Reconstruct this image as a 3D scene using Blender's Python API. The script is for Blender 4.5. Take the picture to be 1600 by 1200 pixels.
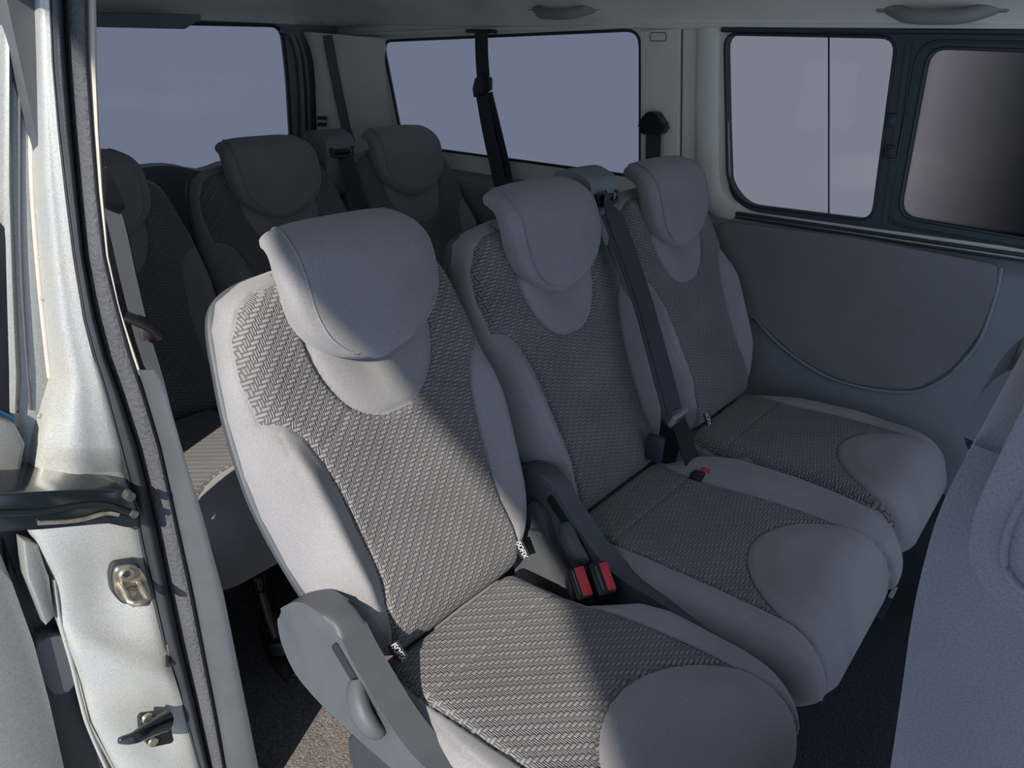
import bpy, bmesh, math, random
import numpy as np
from mathutils import Vector, Matrix, noise
from mathutils.geometry import tessellate_polygon
random.seed(4)
for o in list(bpy.data.objects): bpy.data.objects.remove(o, do_unlink=True)
COL = bpy.context.scene.collection
SC = bpy.context.scene
PI = math.pi
# ---------------------------------------------------------------- camera
CX, CY, CZ = -0.7066, -0.6568, 1.2282
YAW, PITCH, ROLL, FPX = 0.9048, 0.4207, 0.0327, 1187.2
def _basis():
    f = np.array([math.sin(YAW)*math.cos(PITCH), math.cos(YAW)*math.cos(PITCH), -math.sin(PITCH)])
    r = np.array([math.cos(YAW), -math.sin(YAW), 0.0]); u = np.cross(r, f)
    return math.cos(ROLL)*r+math.sin(ROLL)*u, -math.sin(ROLL)*r+math.cos(ROLL)*u, f
RT, UP, FW = _basis()
cd = bpy.data.cameras.new('camera'); cam = bpy.data.objects.new('camera', cd); COL.objects.link(cam)
M = Matrix(((RT[0], UP[0], -FW[0], CX), (RT[1], UP[1], -FW[1], CY), (RT[2], UP[2], -FW[2], CZ), (0, 0, 0, 1)))
cam.matrix_world = M
cd.sensor_width = 36; cd.lens = FPX/1600*36; cd.clip_start = 0.02
SC.camera = cam
# ---------------------------------------------------------------- world, sun, exposure
SC.view_settings.view_transform = 'Standard'; SC.view_settings.look = 'None'
SC.view_settings.gamma = 1; SC.view_settings.use_curve_mapping = False
SC.view_settings.exposure = 0.25
W = bpy.data.worlds.new('sky'); SC.world = W; W.use_nodes = True
nt = W.node_tree; nt.nodes.clear()
wo = nt.nodes.new('ShaderNodeOutputWorld'); bg = nt.nodes.new('ShaderNodeBackground')
tc = nt.nodes.new('ShaderNodeTexCoord'); nz = nt.nodes.new('ShaderNodeTexNoise')
mp = nt.nodes.new('ShaderNodeMapping'); mp.inputs['Scale'].default_value = (1, 1, 4)
nz.inputs['Scale'].default_value = 3.2; nz.inputs['Detail'].default_value = 7
cr = nt.nodes.new('ShaderNodeValToRGB')
cr.color_ramp.elements[0].position = .60; cr.color_ramp.elements[0].color = (.50, .60, .84, 1)
cr.color_ramp.elements[1].position = .80; cr.color_ramp.elements[1].color = (.62, .71, .92, 1)
nt.links.new(tc.outputs['Generated'], mp.inputs[0]); nt.links.new(mp.outputs[0], nz.inputs['Vector'])
nt.links.new(nz.outputs['Fac'], cr.inputs[0]); nt.links.new(cr.outputs[0], bg.inputs[0]); nt.links.new(bg.outputs[0], wo.inputs[0])
bg.inputs['Strength'].default_value = 1.1
SUNDIR = Vector((.92, .40, -.58)).normalized()
sl = bpy.data.lights.new('sun', 'SUN'); so = bpy.data.objects.new('sun', sl); COL.objects.link(so)
sl.energy = 5.2; sl.angle = math.radians(.55); sl.color = (1.0, .925, .82)
so.rotation_euler = SUNDIR.to_track_quat('-Z', 'Y').to_euler(); so.location = (-4, -2, 4)

# ---------------------------------------------------------------- helpers

def ray(u, v):
    return FW + RT*(u-800)/FPX - UP*(v-600)/FPX
def at(u, v, ax, val):
    """point of the picture ray on the plane coordinate[ax] = val"""
    o = np.array([CX, CY, CZ]); d = ray(u, v); t = (val-o[ax])/d[ax]
    return Vector(o+t*d)
def link(name, me, mat, parent=None, smooth=True):
    o = bpy.data.objects.new(name, me); COL.objects.link(o)
    if mat is not None and not me.materials: me.materials.append(mat)
    if smooth and len(me.polygons): me.polygons.foreach_set('use_smooth', [True]*len(me.polygons))
    if parent is not None: o.parent = parent
    return o
def mk(name, V, F, mat, parent=None, smooth=True, uv=None):
    me = bpy.data.meshes.new(name); me.from_pydata([tuple(p) for p in V], [], F)
    if uv is not None:
        l = me.uv_layers.new(name='UVMap')
        vi = np.zeros(len(me.loops), dtype=int); me.loops.foreach_get('vertex_index', vi)
        l.data.foreach_set('uv', np.asarray(uv)[vi].astype(np.float32).ravel())
    me.update()
    return link(name, me, mat, parent, smooth)
def mbm(name, bm, mat, parent=None, smooth=False, sharp=None):
    bmesh.ops.recalc_face_normals(bm, faces=bm.faces)
    me = bpy.data.meshes.new(name); bm.to_mesh(me); bm.free()
    o = link(name, me, mat, parent, smooth)
    if smooth:
        a = math.radians(sharp or 40)
        try: me.set_sharp_from_angle(angle=a)
        except Exception: pass
    return o
def empty(name, loc, label, cat, group=None, rz=0):
    o = bpy.data.objects.new(name, None); COL.objects.link(o); o.location = loc; o.rotation_euler.z = rz
    o.empty_display_size = .1
    tag(o, label, cat, group); return o
def tag(o, label=None, cat=None, group=None, kind=None):
    if label: o['label'] = label
    if cat: o['category'] = cat
    if group: o['group'] = group
    if kind: o['kind'] = kind
    return o
def box_bm(bm, c, s, bev=0.0, rot=None, seg=2):
    r = bmesh.ops.create_cube(bm, size=1.0)
    vs = r['verts']; bmesh.ops.scale(bm, vec=Vector(s), verts=vs)
    if bev > 0:
        es = list({e for v in vs for e in v.link_edges})
        rr = bmesh.ops.bevel(bm, geom=es+vs, offset=bev, segments=seg, affect='EDGES', profile=.5)
        vs = list({v for f in rr['faces'] for v in f.verts} | {v for v in vs if v.is_valid})
    if rot is not None: bmesh.ops.rotate(bm, verts=vs, matrix=rot, cent=(0, 0, 0))
    bmesh.ops.translate(bm, vec=Vector(c), verts=vs)
def box(name, c, s, mat, parent=None, bev=.004, rot=None, seg=2):
    bm = bmesh.new(); box_bm(bm, c, s, bev, rot, seg); return mbm(name, bm, mat, parent, bev > 0)
def cyl_bm(bm, a, b, r1, r2=None, n=16):
    a = Vector(a); b = Vector(b); r2 = r1 if r2 is None else r2
    d = b-a; q = d.to_track_quat('Z', 'Y').to_matrix()
    r = bmesh.ops.create_cone(bm, cap_ends=True, segments=n, radius1=r1, radius2=r2, depth=d.length)
    bmesh.ops.rotate(bm, verts=r['verts'], matrix=q, cent=(0, 0, 0))
    bmesh.ops.translate(bm, vec=(a+b)/2, verts=r['verts'])
def prism(name, poly, ax, a, b, mat, parent=None, bev=0.0, smooth=None, seg=3):
    """polygon in the two other axes (cyclic order kept) extruded along axis ax from a to b"""
    bm = bmesh.new()
    def P(p, w):
        l = [0, 0, 0]; k = [i for i in range(3) if i != ax]; l[k[0]] = p[0]; l[k[1]] = p[1]; l[ax] = w; return l
    v0 = [bm.verts.new(P(p, a)) for p in poly]; v1 = [bm.verts.new(P(p, b)) for p in poly]
    n = len(poly); bm.faces.new(v0); bm.faces.new(v1[::-1])
    for i in range(n): bm.faces.new((v0[i], v0[(i+1) % n], v1[(i+1) % n], v1[i]))
    if bev > 0:
        es = [e for e in bm.edges if (e.verts[0] in v0) == (e.verts[1] in v0)]
        bmesh.ops.bevel(bm, geom=es, offset=bev, segments=seg, affect='EDGES', profile=.5, clamp_overlap=True)
    return mbm(name, bm, mat, parent, bev > 0 if smooth is None else smooth)
def rpoly(pts, r=.03, n=5):
    """round the corners of a polygon"""
    out = []; m = len(pts)
    for i in range(m):
        p = Vector(pts[i][:2]); a = Vector(pts[i-1][:2]); b = Vector(pts[(i+1) % m][:2])
        rr = pts[i][2] if len(pts[i]) > 2 else r
        da = (a-p); db = (b-p); k = min(rr, da.length*.45, db.length*.45)
        A = p+da.normalized()*k; B = p+db.normalized()*k
        for j in range(n+1):
            t = j/n; q = A*(1-t)**2+p*2*t*(1-t)+B*t*t; out.append((q.x, q.y))
    return out
def plate(name, outer, holes, ax, a, b, mat, parent=None):
    """slab with holes: polygons in the two other axes, between ax = a and ax = b"""
    k = [i for i in range(3) if i != ax]
    loops = [outer]+holes
    flat = [p for l in loops for p in l]
    tris = tessellate_polygon([[Vector((p[0], p[1], 0)) for p in l] for l in loops])
    V = []
    for w in (a, b):
        for p in flat:
            l = [0, 0, 0]; l[k[0]] = p[0]; l[k[1]] = p[1]; l[ax] = w; V.append(l)
    N = len(flat); F = [tuple(t) for t in tris]+[tuple(i+N for i in t[::-1]) for t in tris]
    s = 0
    for l in loops:
        n = len(l)
        for i in range(n): F.append((s+i, s+(i+1) % n, s+(i+1) % n+N, s+i+N))
        s += n
    bm = bmesh.new(); vs = [bm.verts.new(p) for p in V]
    for f in F:
        try: bm.faces.new([vs[i] for i in f])
        except ValueError: pass
    return mbm(name, bm, mat, parent)
def loft(name, rings, mat, parent=None, closed=True, caps=True, smooth=True, sharp=None):
    bm = bmesh.new(); R = [[bm.verts.new(p) for p in r] for r in rings]; n = len(rings[0])
    for i in range(len(R)-1):
        for j in range(n if closed else n-1):
            j2 = (j+1) % n
            try: bm.faces.new((R[i][j], R[i][j2], R[i+1][j2], R[i+1][j]))
            except ValueError: pass
    if caps and closed: bm.faces.new(R[0][::-1]); bm.faces.new(R[-1])
    return mbm(name, bm, mat, parent, smooth, sharp or 60)
def tube(name, pts, r, mat, parent=None, n=10, flat=None):
    """round or flattened tube through pts"""
    P = [Vector(p) for p in pts]; rings = []
    for i, p in enumerate(P):
        t = (P[min(i+1, len(P)-1)]-P[max(i-1, 0)]).normalized()
        ref = Vector(flat) if flat else (Vector((0, 0, 1)) if abs(t.z) < .9 else Vector((1, 0, 0)))
        s = t.cross(ref).normalized(); q = s.cross(t).normalized()
        rx, ry = r if isinstance(r, tuple) else (r, r)
        rings.append([p+s*(rx*math.cos(2*PI*k/n))+q*(ry*math.sin(2*PI*k/n)) for k in range(n)])
    return loft(name, rings, mat, parent)
def spline(pts, m=8):
    P = [Vector(p) for p in pts]; out = []
    for i in range(len(P)-1):
        a = P[max(i-1, 0)]; b = P[i]; c = P[i+1]; d = P[min(i+2, len(P)-1)]
        for j in range(m):
            t = j/m
            out.append(.5*((2*b)+(c-a)*t+(2*a-5*b+4*c-d)*t*t+(3*b-3*c+d-a)*t**3))
    out.append(P[-1]); return out
def ribbon(name, pts, w, nrm, mat, parent=None, th=.0012, m=8):
    """seat belt webbing: flat strip of width w, facing nrm"""
    P = spline(pts, m); rings = []
    for i, p in enumerate(P):
        t = (P[min(i+1, len(P)-1)]-P[max(i-1, 0)]).normalized(); N = Vector(nrm)
        s = t.cross(N).normalized(); q = s.cross(t).normalized()
        rings.append([p-s*w/2-q*th, p+s*w/2-q*th, p+s*w/2+q*th, p-s*w/2+q*th])
    return loft(name, rings, mat, parent, sharp=30)

# ---------------------------------------------------------------- materials
def mat(name, col, rough=.6, metal=0.0, spec=.5, nscale=0, namt=.1, bump=0.0, bscale=None, sheen=0.0, coat=0.0, detail=3, cell=False):
    m = bpy.data.materials.new(name); m.use_nodes = True; n = m.node_tree; b = n.nodes['Principled BSDF']
    b.inputs['Base Color'].default_value = (*col, 1); b.inputs['Roughness'].default_value = rough
    b.inputs['Metallic'].default_value = metal; b.inputs['Specular IOR Level'].default_value = spec
    if sheen: b.inputs['Sheen Weight'].default_value = sheen; b.inputs['Sheen Roughness'].default_value = .5
    if coat: b.inputs['Coat Weight'].default_value = coat; b.inputs['Coat Roughness'].default_value = .12
    if nscale or bump:
        t = n.nodes.new('ShaderNodeTexCoord')
        if nscale:
            z = n.nodes.new('ShaderNodeTexNoise'); z.inputs['Scale'].default_value = nscale; z.inputs['Detail'].default_value = detail
            r = n.nodes.new('ShaderNodeMapRange'); r.inputs[1].default_value = .3; r.inputs[2].default_value = .7
            r.inputs[3].default_value = 1-namt; r.inputs[4].default_value = 1+namt
            x = n.nodes.new('ShaderNodeMix'); x.data_type = 'RGBA'; x.blend_type = 'MULTIPLY'; x.inputs[0].default_value = 1
            x.inputs[6].default_value = (*col, 1)
            n.links.new(t.outputs['Object'], z.inputs['Vector']); n.links.new(z.outputs['Fac'], r.inputs[0])
            n.links.new(r.outputs[0], x.inputs[7]); n.links.new(x.outputs[2], b.inputs['Base Color'])
        if bump:
            z2 = n.nodes.new('ShaderNodeTexVoronoi' if cell else 'ShaderNodeTexNoise'); z2.inputs['Scale'].default_value = bscale or 400
            if not cell: z2.inputs['Detail'].default_value = 2
            bp = n.nodes.new('ShaderNodeBump'); bp.inputs['Distance'].default_value = bump; bp.inputs['Strength'].default_value = 1
            n.links.new(t.outputs['Object'], z2.inputs['Vector']); n.links.new(z2.outputs[0], bp.inputs['Height'])
            n.links.new(bp.outputs[0], b.inputs['Normal'])
    return m
def fabric_mat(name, col):
    """plain velour: two scales of mottling, fine nap"""
    m = mat(name, col, .95, 0, .15, 7, .10, .0006, 900, sheen=.25)
    n = m.node_tree; b = n.nodes['Principled BSDF']
    x = [q for q in n.nodes if q.type == 'MIX'][0]
    t = [q for q in n.nodes if q.type == 'TEX_COORD'][0]
    z = n.nodes.new('ShaderNodeTexNoise'); z.inputs['Scale'].default_value = 600; z.inputs['Detail'].default_value = 2
    r = n.nodes.new('ShaderNodeMapRange'); r.inputs[1].default_value = .3; r.inputs[2].default_value = .7; r.inputs[3].default_value = .86; r.inputs[4].default_value = 1.14
    x2 = n.nodes.new('ShaderNodeMix'); x2.data_type = 'RGBA'; x2.blend_type = 'MULTIPLY'; x2.inputs[0].default_value = 1
    n.links.new(t.outputs['Object'], z.inputs['Vector']); n.links.new(z.outputs['Fac'], r.inputs[0])
    n.links.new(x.outputs[2], x2.inputs[6]); n.links.new(r.outputs[0], x2.inputs[7]); n.links.new(x2.outputs[2], b.inputs['Base Color'])
    return m
def weave_mat(name, col, dark, cell=.0058):
    """2/2 twill of fat weft floats and doubled warp floats, driven by the panel's own UV in metres"""
    m = bpy.data.materials.new(name); m.use_nodes = True; n = m.node_tree; b = n.nodes['Principled BSDF']
    b.inputs['Roughness'].default_value = .92; b.inputs['Specular IOR Level'].default_value = .2
    b.inputs['Sheen Weight'].default_value = .2
    L = n.links.new
    def mth(op, a, c=None, d=None):
        q = n.nodes.new('ShaderNodeMath'); q.operation = op
        for i, v in enumerate((a, c, d)):
            if v is None: continue
            if isinstance(v, (int, float)): q.inputs[i].default_value = v
            else: L(v, q.inputs[i])
        return q.outputs[0]
    uv = n.nodes.new('ShaderNodeUVMap'); uv.uv_map = 'UVMap'
    sp = n.nodes.new('ShaderNodeSeparateXYZ'); L(uv.outputs[0], sp.inputs[0])
    u = mth('MULTIPLY', sp.outputs[0], 1/cell); v = mth('MULTIPLY', sp.outputs[1], 1/cell)
    fi = mth('FLOOR', u); fj = mth('FLOOR', v)
    fu = mth('SUBTRACT', u, fi); fv = mth('SUBTRACT', v, fj)
    k = mth('FLOORED_MODULO', mth('SUBTRACT', fi, fj), 4.0)
    k = mth('ROUND', k); k = mth('MODULO', k, 4.0)
    isH = mth('LESS_THAN', k, 1.5)
    alH = mth('MULTIPLY', mth('ADD', k, fu), .5)
    alV = mth('MULTIPLY', mth('ADD', mth('SUBTRACT', 3.0, k), fv), .5)
    fu2 = mth('FRACT', mth('MULTIPLY', fu, 2.0))
    def prof(al, ac):
        a = mth('SUBTRACT', mth('MULTIPLY', al, 2.0), 1.0); c = mth('SUBTRACT', mth('MULTIPLY', ac, 2.0), 1.0)
        a4 = mth('POWER', mth('ABSOLUTE', a), 6.0); c2 = mth('POWER', mth('ABSOLUTE', c), 2.5)
        return mth('MULTIPLY', mth('SUBTRACT', 1.0, a4), mth('SUBTRACT', 1.0, c2))
    hH = prof(alH, fv); hV = mth('MULTIPLY', prof(alV, fu2), .75)
    h = mth('ADD', mth('MULTIPLY', hH, isH), mth('MULTIPLY', hV, mth('SUBTRACT', 1.0, isH)))
    cr = n.nodes.new('ShaderNodeValToRGB'); cr.color_ramp.elements[0].color = (*dark, 1); cr.color_ramp.elements[0].position = .05
    cr.color_ramp.elements[1].color = (*col, 1); cr.color_ramp.elements[1].position = .75
    L(h, cr.inputs[0])
    tc = n.nodes.new('ShaderNodeTexCoord'); z = n.nodes.new('ShaderNodeTexNoise'); z.inputs['Scale'].default_value = 9; L(tc.outputs['Object'], z.inputs['Vector'])
    r = n.nodes.new('ShaderNodeMapRange'); r.inputs[1].default_value = .3; r.inputs[2].default_value = .7; r.inputs[3].default_value = .9; r.inputs[4].default_value = 1.1; L(z.outputs['Fac'], r.inputs[0])
    x = n.nodes.new('ShaderNodeMix'); x.data_type = 'RGBA'; x.blend_type = 'MULTIPLY'; x.inputs[0].default_value = 1
    L(cr.outputs[0], x.inputs[6]); L(r.outputs[0], x.inputs[7]); L(x.outputs[2], b.inputs['Base Color'])
    bp = n.nodes.new('ShaderNodeBump'); bp.inputs['Distance'].default_value = .0022; bp.inputs['Strength'].default_value = 1
    L(h, bp.inputs['Height']); L(bp.outputs[0], b.inputs['Normal'])
    return m
def glass_mat(name, tint, fade=None):
    m = bpy.data.materials.new(name); m.use_nodes = True; n = m.node_tree; n.nodes.clear()
    o = n.nodes.new('ShaderNodeOutputMaterial'); t = n.nodes.new('ShaderNodeBsdfTransparent'); g = n.nodes.new('ShaderNodeBsdfGlossy')
    g.inputs['Roughness'].default_value = .02; g.inputs['Color'].default_value = (.8, .8, .8, 1)
    mx = n.nodes.new('ShaderNodeMixShader'); mx.inputs[0].default_value = .012
    t.inputs[0].default_value = (*tint, 1)
    if fade:   # tint graded to near black towards the front end of the pane
        tc = n.nodes.new('ShaderNodeTexCoord'); s = n.nodes.new('ShaderNodeSeparateXYZ'); r = n.nodes.new('ShaderNodeMapRange')
        r.interpolation_type = 'LINEAR'
        r.inputs[1].default_value = fade[0]; r.inputs[2].default_value = fade[1]; r.inputs[3].default_value = 0; r.inputs[4].default_value = 1
        c = n.nodes.new('ShaderNodeMix'); c.data_type = 'RGBA'; c.inputs[6].default_value = (.002, .002, .002, 1); c.inputs[7].default_value = (*tint, 1)
        n.links.new(tc.outputs['Object'], s.inputs[0]); n.links.new(s.outputs[1], r.inputs[0]); n.links.new(r.outputs[0], c.inputs[0]); n.links.new(c.outputs[2], t.inputs[0])
    n.links.new(t.outputs[0], mx.inputs[1]); n.links.new(g.outputs[0], mx.inputs[2]); n.links.new(mx.outputs[0], o.inputs[0])
    return m
FAB = fabric_mat('velour', (.262, .259, .262))
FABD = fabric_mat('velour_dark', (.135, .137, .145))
WEAVE = weave_mat('woven', (.235, .224, .222), (.078, .080, .084))
PLG = mat('plastic_grey', (.078, .086, .094), .5, 0, .45, 30, .06, .0004, 700)
HANDLE = mat('handle_plastic', (.24, .25, .23), .6, 0, .35)
PLD = mat('plastic_dark', (.035, .042, .050), .5, 0, .4, 20, .1, .0003, 600)
PLB = mat('plastic_black', (.012, .013, .016), .35, 0, .5)
GLOSSB = mat('plastic_gloss_black', (.012, .018, .022), .12, 0, .6, coat=.3)
RUB = mat('rubber', (.030, .033, .038), .55, 0, .4, 25, .15, .0005, 500)
TEX = mat('trim_textured', (.085, .088, .095), .75, 0, .3, 12, .12, .0035, 170)
CREAM = mat('cream_trim', (.50, .47, .41), .6, 0, .3, 30, .06)
HEAD = mat('headliner', (.74, .73, .62), .95, 0, .1, 5, .05, .0008, 500)
PILL = mat('pillar_trim_light', (.72, .72, .61), .7, 0, .3, 6, .05, .0005, 600)
WALLP = mat('side_trim', (.205, .232, .24), .62, 0, .4, 4, .08, .0006, 600)
INSET = mat('side_trim_inset', (.19, .20, .195), .85, 0, .2, 6, .08, .0006, 800)
FRAME = mat('window_frame', (.030, .048, .055), .45, 0, .4, 15, .08)
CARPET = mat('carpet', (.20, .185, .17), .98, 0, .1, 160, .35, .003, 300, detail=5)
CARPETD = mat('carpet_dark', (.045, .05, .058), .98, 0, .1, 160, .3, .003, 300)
STEEL = mat('bracket_metal', (.22, .20, .18), .45, .8, .5, 60, .3)
STRIKE = mat('zinc', (.55, .50, .40), .35, .85, .5, 90, .3)
BELT = mat('webbing', (.046, .052, .060), .7, 0, .3, 0, 0, .0004, 1500)
RED = mat('buckle_red', (.60, .045, .055), .4, 0, .5, 40, .08)
WHITE = mat('white_print', (.75, .75, .75), .6)
LABEL = mat('tag_black', (.02, .02, .022), .8)
# silver metallic paint with dusty, stained patches
def paint(name, c1, c2, metal=.35):
    m = mat(name, c1, .38, metal, .5, 0)
    n = m.node_tree; b = n.nodes['Principled BSDF']; t = n.nodes.new('ShaderNodeTexCoord')
    z = n.nodes.new('ShaderNodeTexNoise'); z.inputs['Scale'].default_value = 7; z.inputs['Detail'].default_value = 8; z.inputs['Roughness'].default_value = .6
    z2 = n.nodes.new('ShaderNodeTexNoise'); z2.inputs['Scale'].default_value = 500
    cr = n.nodes.new('ShaderNodeValToRGB'); e = cr.color_ramp.elements; e[0].position = .38; e[0].color = (*c1, 1); e[1].position = .68; e[1].color = (*c2, 1)
    r = n.nodes.new('ShaderNodeMapRange'); r.inputs[1].default_value = .3; r.inputs[2].default_value = .7; r.inputs[3].default_value = .85; r.inputs[4].default_value = 1.15
    x = n.nodes.new('ShaderNodeMix'); x.data_type = 'RGBA'; x.blend_type = 'MULTIPLY'; x.inputs[0].default_value = 1
    L = n.links.new
    L(t.outputs['Object'], z.inputs[0]); L(t.outputs['Object'], z2.inputs[0]); L(z.outputs['Fac'], cr.inputs[0]); L(z2.outputs['Fac'], r.inputs[0])
    L(cr.outputs[0], x.inputs[6]); L(r.outputs[0], x.inputs[7]); L(x.outputs[2], b.inputs['Base Color'])
    return m
SILVER = paint('silver_paint', (.385, .41, .405), (.44, .43, .375), .2)
SILVERG = paint('grey_paint', (.27, .29, .29), (.31, .31, .28), .25)
GLASS = glass_mat('privacy_glass', (.48, .47, .475))
GLASS2 = glass_mat('privacy_glass_slider', (.543, .516, .493))
GLASS3 = glass_mat('privacy_glass_graded', (.43, .385, .362), fade=(-.53, -.25))

# ================================================================= VAN BODY (setting)
WX = 1.29           # far side wall
RY = 1.78           # rear doors
# floor
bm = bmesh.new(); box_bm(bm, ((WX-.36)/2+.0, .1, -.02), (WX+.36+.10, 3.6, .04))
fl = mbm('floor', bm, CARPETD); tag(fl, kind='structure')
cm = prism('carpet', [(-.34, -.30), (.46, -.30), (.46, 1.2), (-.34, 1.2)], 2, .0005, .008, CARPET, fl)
# far wall, upper light trim with window holes
def Y(u, v, x=WX): p = at(u, v, 0, x); return (p.y, p.z)
w1 = rpoly([Y(597, 64), Y(1000, 46), Y(1000, 277), (1.455, .88)], .045)
holeS = rpoly([Y(1131, 49), (-.62, 1.275), (-.70, .855), Y(1172, 330, WX), Y(1140, 305)], .05)
wr = plate('wall_right', [(-.95, 0), (RY, 0), (RY, 1.33), (-.95, 1.33)], [w1, holeS], 0, WX, WX+.012, PILL); tag(wr, kind='structure')
# lower side trim with ledge
prof = [(WX+.0, .0), (WX-.05, .0), (WX-.055, .30), (WX-.05, .62), (WX-.055, .775), (WX-.050, .795), (WX-.038, .806), (WX-.01, .815), (WX, .825)]
lt = loft('side_trim_panel', [[(x, y, z) for x, z in prof] for y in (-1.2, -.9, 0, .9, RY-.02)], WALLP, wr, sharp=35)
XI = WX-.057
ins = [Y(1128, 346, XI), Y(1340, 372, XI), Y(1562, 414, XI), Y(1556, 455, XI), Y(1532, 520, XI), Y(1490, 573, XI), Y(1432, 607, XI), Y(1330, 598, XI), Y(1250, 560, XI), Y(1185, 500, XI), (.30, .62)]
insR = rpoly(ins, .02, 4)
prism('panel_inset', [(a, b) for a, b in insR], 0, XI-.006, XI+.02, INSET, wr, bev=.004)
# raised rim along the sweep of the inset
rimp = [Y(1168, 478, XI), Y(1185, 503, XI), Y(1215, 535, XI), Y(1250, 563, XI), Y(1290, 587, XI), Y(1335, 602, XI), Y(1385, 611, XI), Y(1432, 611, XI), Y(1470, 595, XI), Y(1500, 570, XI), Y(1532, 528, XI), Y(1556, 460, XI), Y(1564, 418, XI)]
tube('inset_rim', spline([(XI-.001, a, b) for a, b in rimp], 5), (.005, .005), WALLP, wr)
# step / wheel box at the foot of the wall
prism('sill_box', rpoly([(-1.7, .0), (.3, .0), (.3, .24), (-1.7, .24)], .01), 0, WX-.20, WX-.04, PLD, wr, bev=.02)
# sliding window assembly on the far wall
w2 = empty('window_1', (WX, -.2, 1.05), None, None); w2['kind'] = 'structure'
def loc(o, root):
    """parent keeping the world place"""
    o.parent = root; o.matrix_parent_inverse = Matrix.Translation(root.location).inverted(); return o
pane1 = rpoly([Y(1133, 53), Y(1402, 58), Y(1364, 345), Y(1165, 320), Y(1138, 285)], .035)
pane2 = rpoly([Y(1452, 74), (-.62, 1.245), (-.66, .868), Y(1403, 338)], .04)
loc(plate('window_frame', holeS, [pane1, pane2], 0, WX-.004, WX+.03, FRAME), w2)
for nm, pp, g, w in (('window_pane', pane1, GLASS2, WX+.012), ('window_pane', pane2, GLASS3, WX+.014)):
    o = plate(nm, pp, [], 0, w, w+.003, g)
    loc(o, w2)
# rims round each pane
def rimloop(name, poly, x, r, m, root):
    P = [Vector((x, a, b)) for a, b in poly]; rings = []
    n = len(P)
    for i in range(n+1):
        p = P[i % n]; t = (P[(i+1) % n]-P[(i-1) % n]).normalized(); q = t.cross(Vector((1, 0, 0)))
        rings.append([p+q*(r*math.cos(2*PI*k/8))+Vector((1, 0, 0))*(r*math.sin(2*PI*k/8)) for k in range(8)])
    return loc(loft(name, rings, m, caps=False), root)
rimloop('pane_gasket', pane1, WX-.004, .004, RUB, w2); rimloop('pane_gasket', pane2, WX-.004, .004, FRAME, w2)
big2 = rpoly([(Y(1452, 74)[0]+.022, Y(1452, 74)[1]+.014), (-.62, 1.262), (-.66, .848), (Y(1403, 338)[0]+.024, Y(1403, 338)[1]-.02)], .05)
rimloop('frame_bead', big2, WX-.005, .003, FRAME, w2)
a = at(1295, 50, 0, WX+.008); b = at(1295, 336, 0, WX+.008)
loc(tube('pane_joint', [a, b], .0022, PLB, n=6), w2)
# upright of the slider with two square catches
for v in (188, 237):
    c = at(1392, v, 0, WX-.008)
    o = box('catch', (c.x, c.y, c.z), (.012, .026, .030), FRAME, None, .004); loc(o, w2)
    o = box('catch_button', (c.x-.006, c.y, c.z), (.006, .016, .018), FRAME, None, .003); loc(o, w2)
pa = [Y(1418, 66), Y(1426, 66), Y(1388, 348), Y(1380, 348)]
loc(prism('upright_rib', pa, 0, WX-.009, WX-.003, FRAME), w2)
loc(tube('bottom_track', [at(1150, 333, 0, WX-.006), at(1600, 399, 0, WX-.006), at(1640, 404, 0, WX-.006)], .0045, FRAME, n=8), w2)
loc(tube('bottom_track', [at(1150, 340, 0, WX-.008), at(1600, 408, 0, WX-.008), at(1640, 413, 0, WX-.008)], .003, FRAME, n=8), w2)
loc(tube('top_track', [at(1128, 46, 0, WX-.006), at(1640, 50, 0, WX-.006)], .007, FRAME, n=8), w2)
# rear side window
w3 = empty('window_2', (WX, 1.0, 1.05), None, None); w3['kind'] = 'structure'
loc(plate('window_pane', w1, [], 0, WX+.003, WX+.006, GLASS), w3)
rimloop('pane_gasket', w1, WX+.002, .005, RUB, w3)
# mid pillar trims: seam, badge cover
tube('pillar_seam', [at(1066, 45, 0, WX-.001), at(1064, 262, 0, WX-.001)], .0018, PLB, wr, n=6)
prism('pillar_cover', [Y(1003, 47), Y(1064, 45), Y(1062, 262), Y(1003, 270)], 0, WX-.008, WX+.001, PILL, wr, bev=.003)
bc = [Y(1016, 51, WX-.009), Y(1041, 51, WX-.009), Y(1041, 64, WX-.009), Y(1016, 64, WX-.009)]
tube('cover_outline', [(WX-.009, p[0], p[1]) for p in rpoly(bc, .006, 3)]+[(WX-.009, *rpoly(bc, .006, 3)[0])], .0011, PLG, wr, n=6)
# rounded light reveal at the rear edge of the sliding window
rv = [(WX-.002, *Y(1108, 44)), (WX-.002, *Y(1105, 200)), (WX-.002, *Y(1108, 290)), (WX-.004, *Y(1128, 325)), (WX-.006, *Y(1150, 336))]
tube('window_reveal', spline(rv, 6), (.034, .012), PILL, wr, n=14, flat=(1, 0, 0))

# rear wall (rear doors) with window
def X(u, v, y=RY): p = at(u, v, 1, y); return (p.x, p.z)
rw = rpoly([(.02, 1.245), X(440, 40), X(449, 120), X(457, 262), (.02, .845)], .05)
rr = plate('wall_back', [(-.32, 0), (WX, 0), (WX, 1.36), (-.32, 1.36)], [rw], 1, RY, RY+.015, WALLP); tag(rr, kind='structure')
wb = empty('window_3', (.6, RY, 1.05), None, None); wb['kind'] = 'structure'
loc(plate('window_pane', rw, [], 1, RY+.003, RY+.006, GLASS), wb)
P = [Vector((a, RY-.002, b)) for a, b in rw]; P.append(P[0])
loc(tube('pane_gasket', P, .006, RUB, n=8, flat=(0, 1, 0)), wb)
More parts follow.
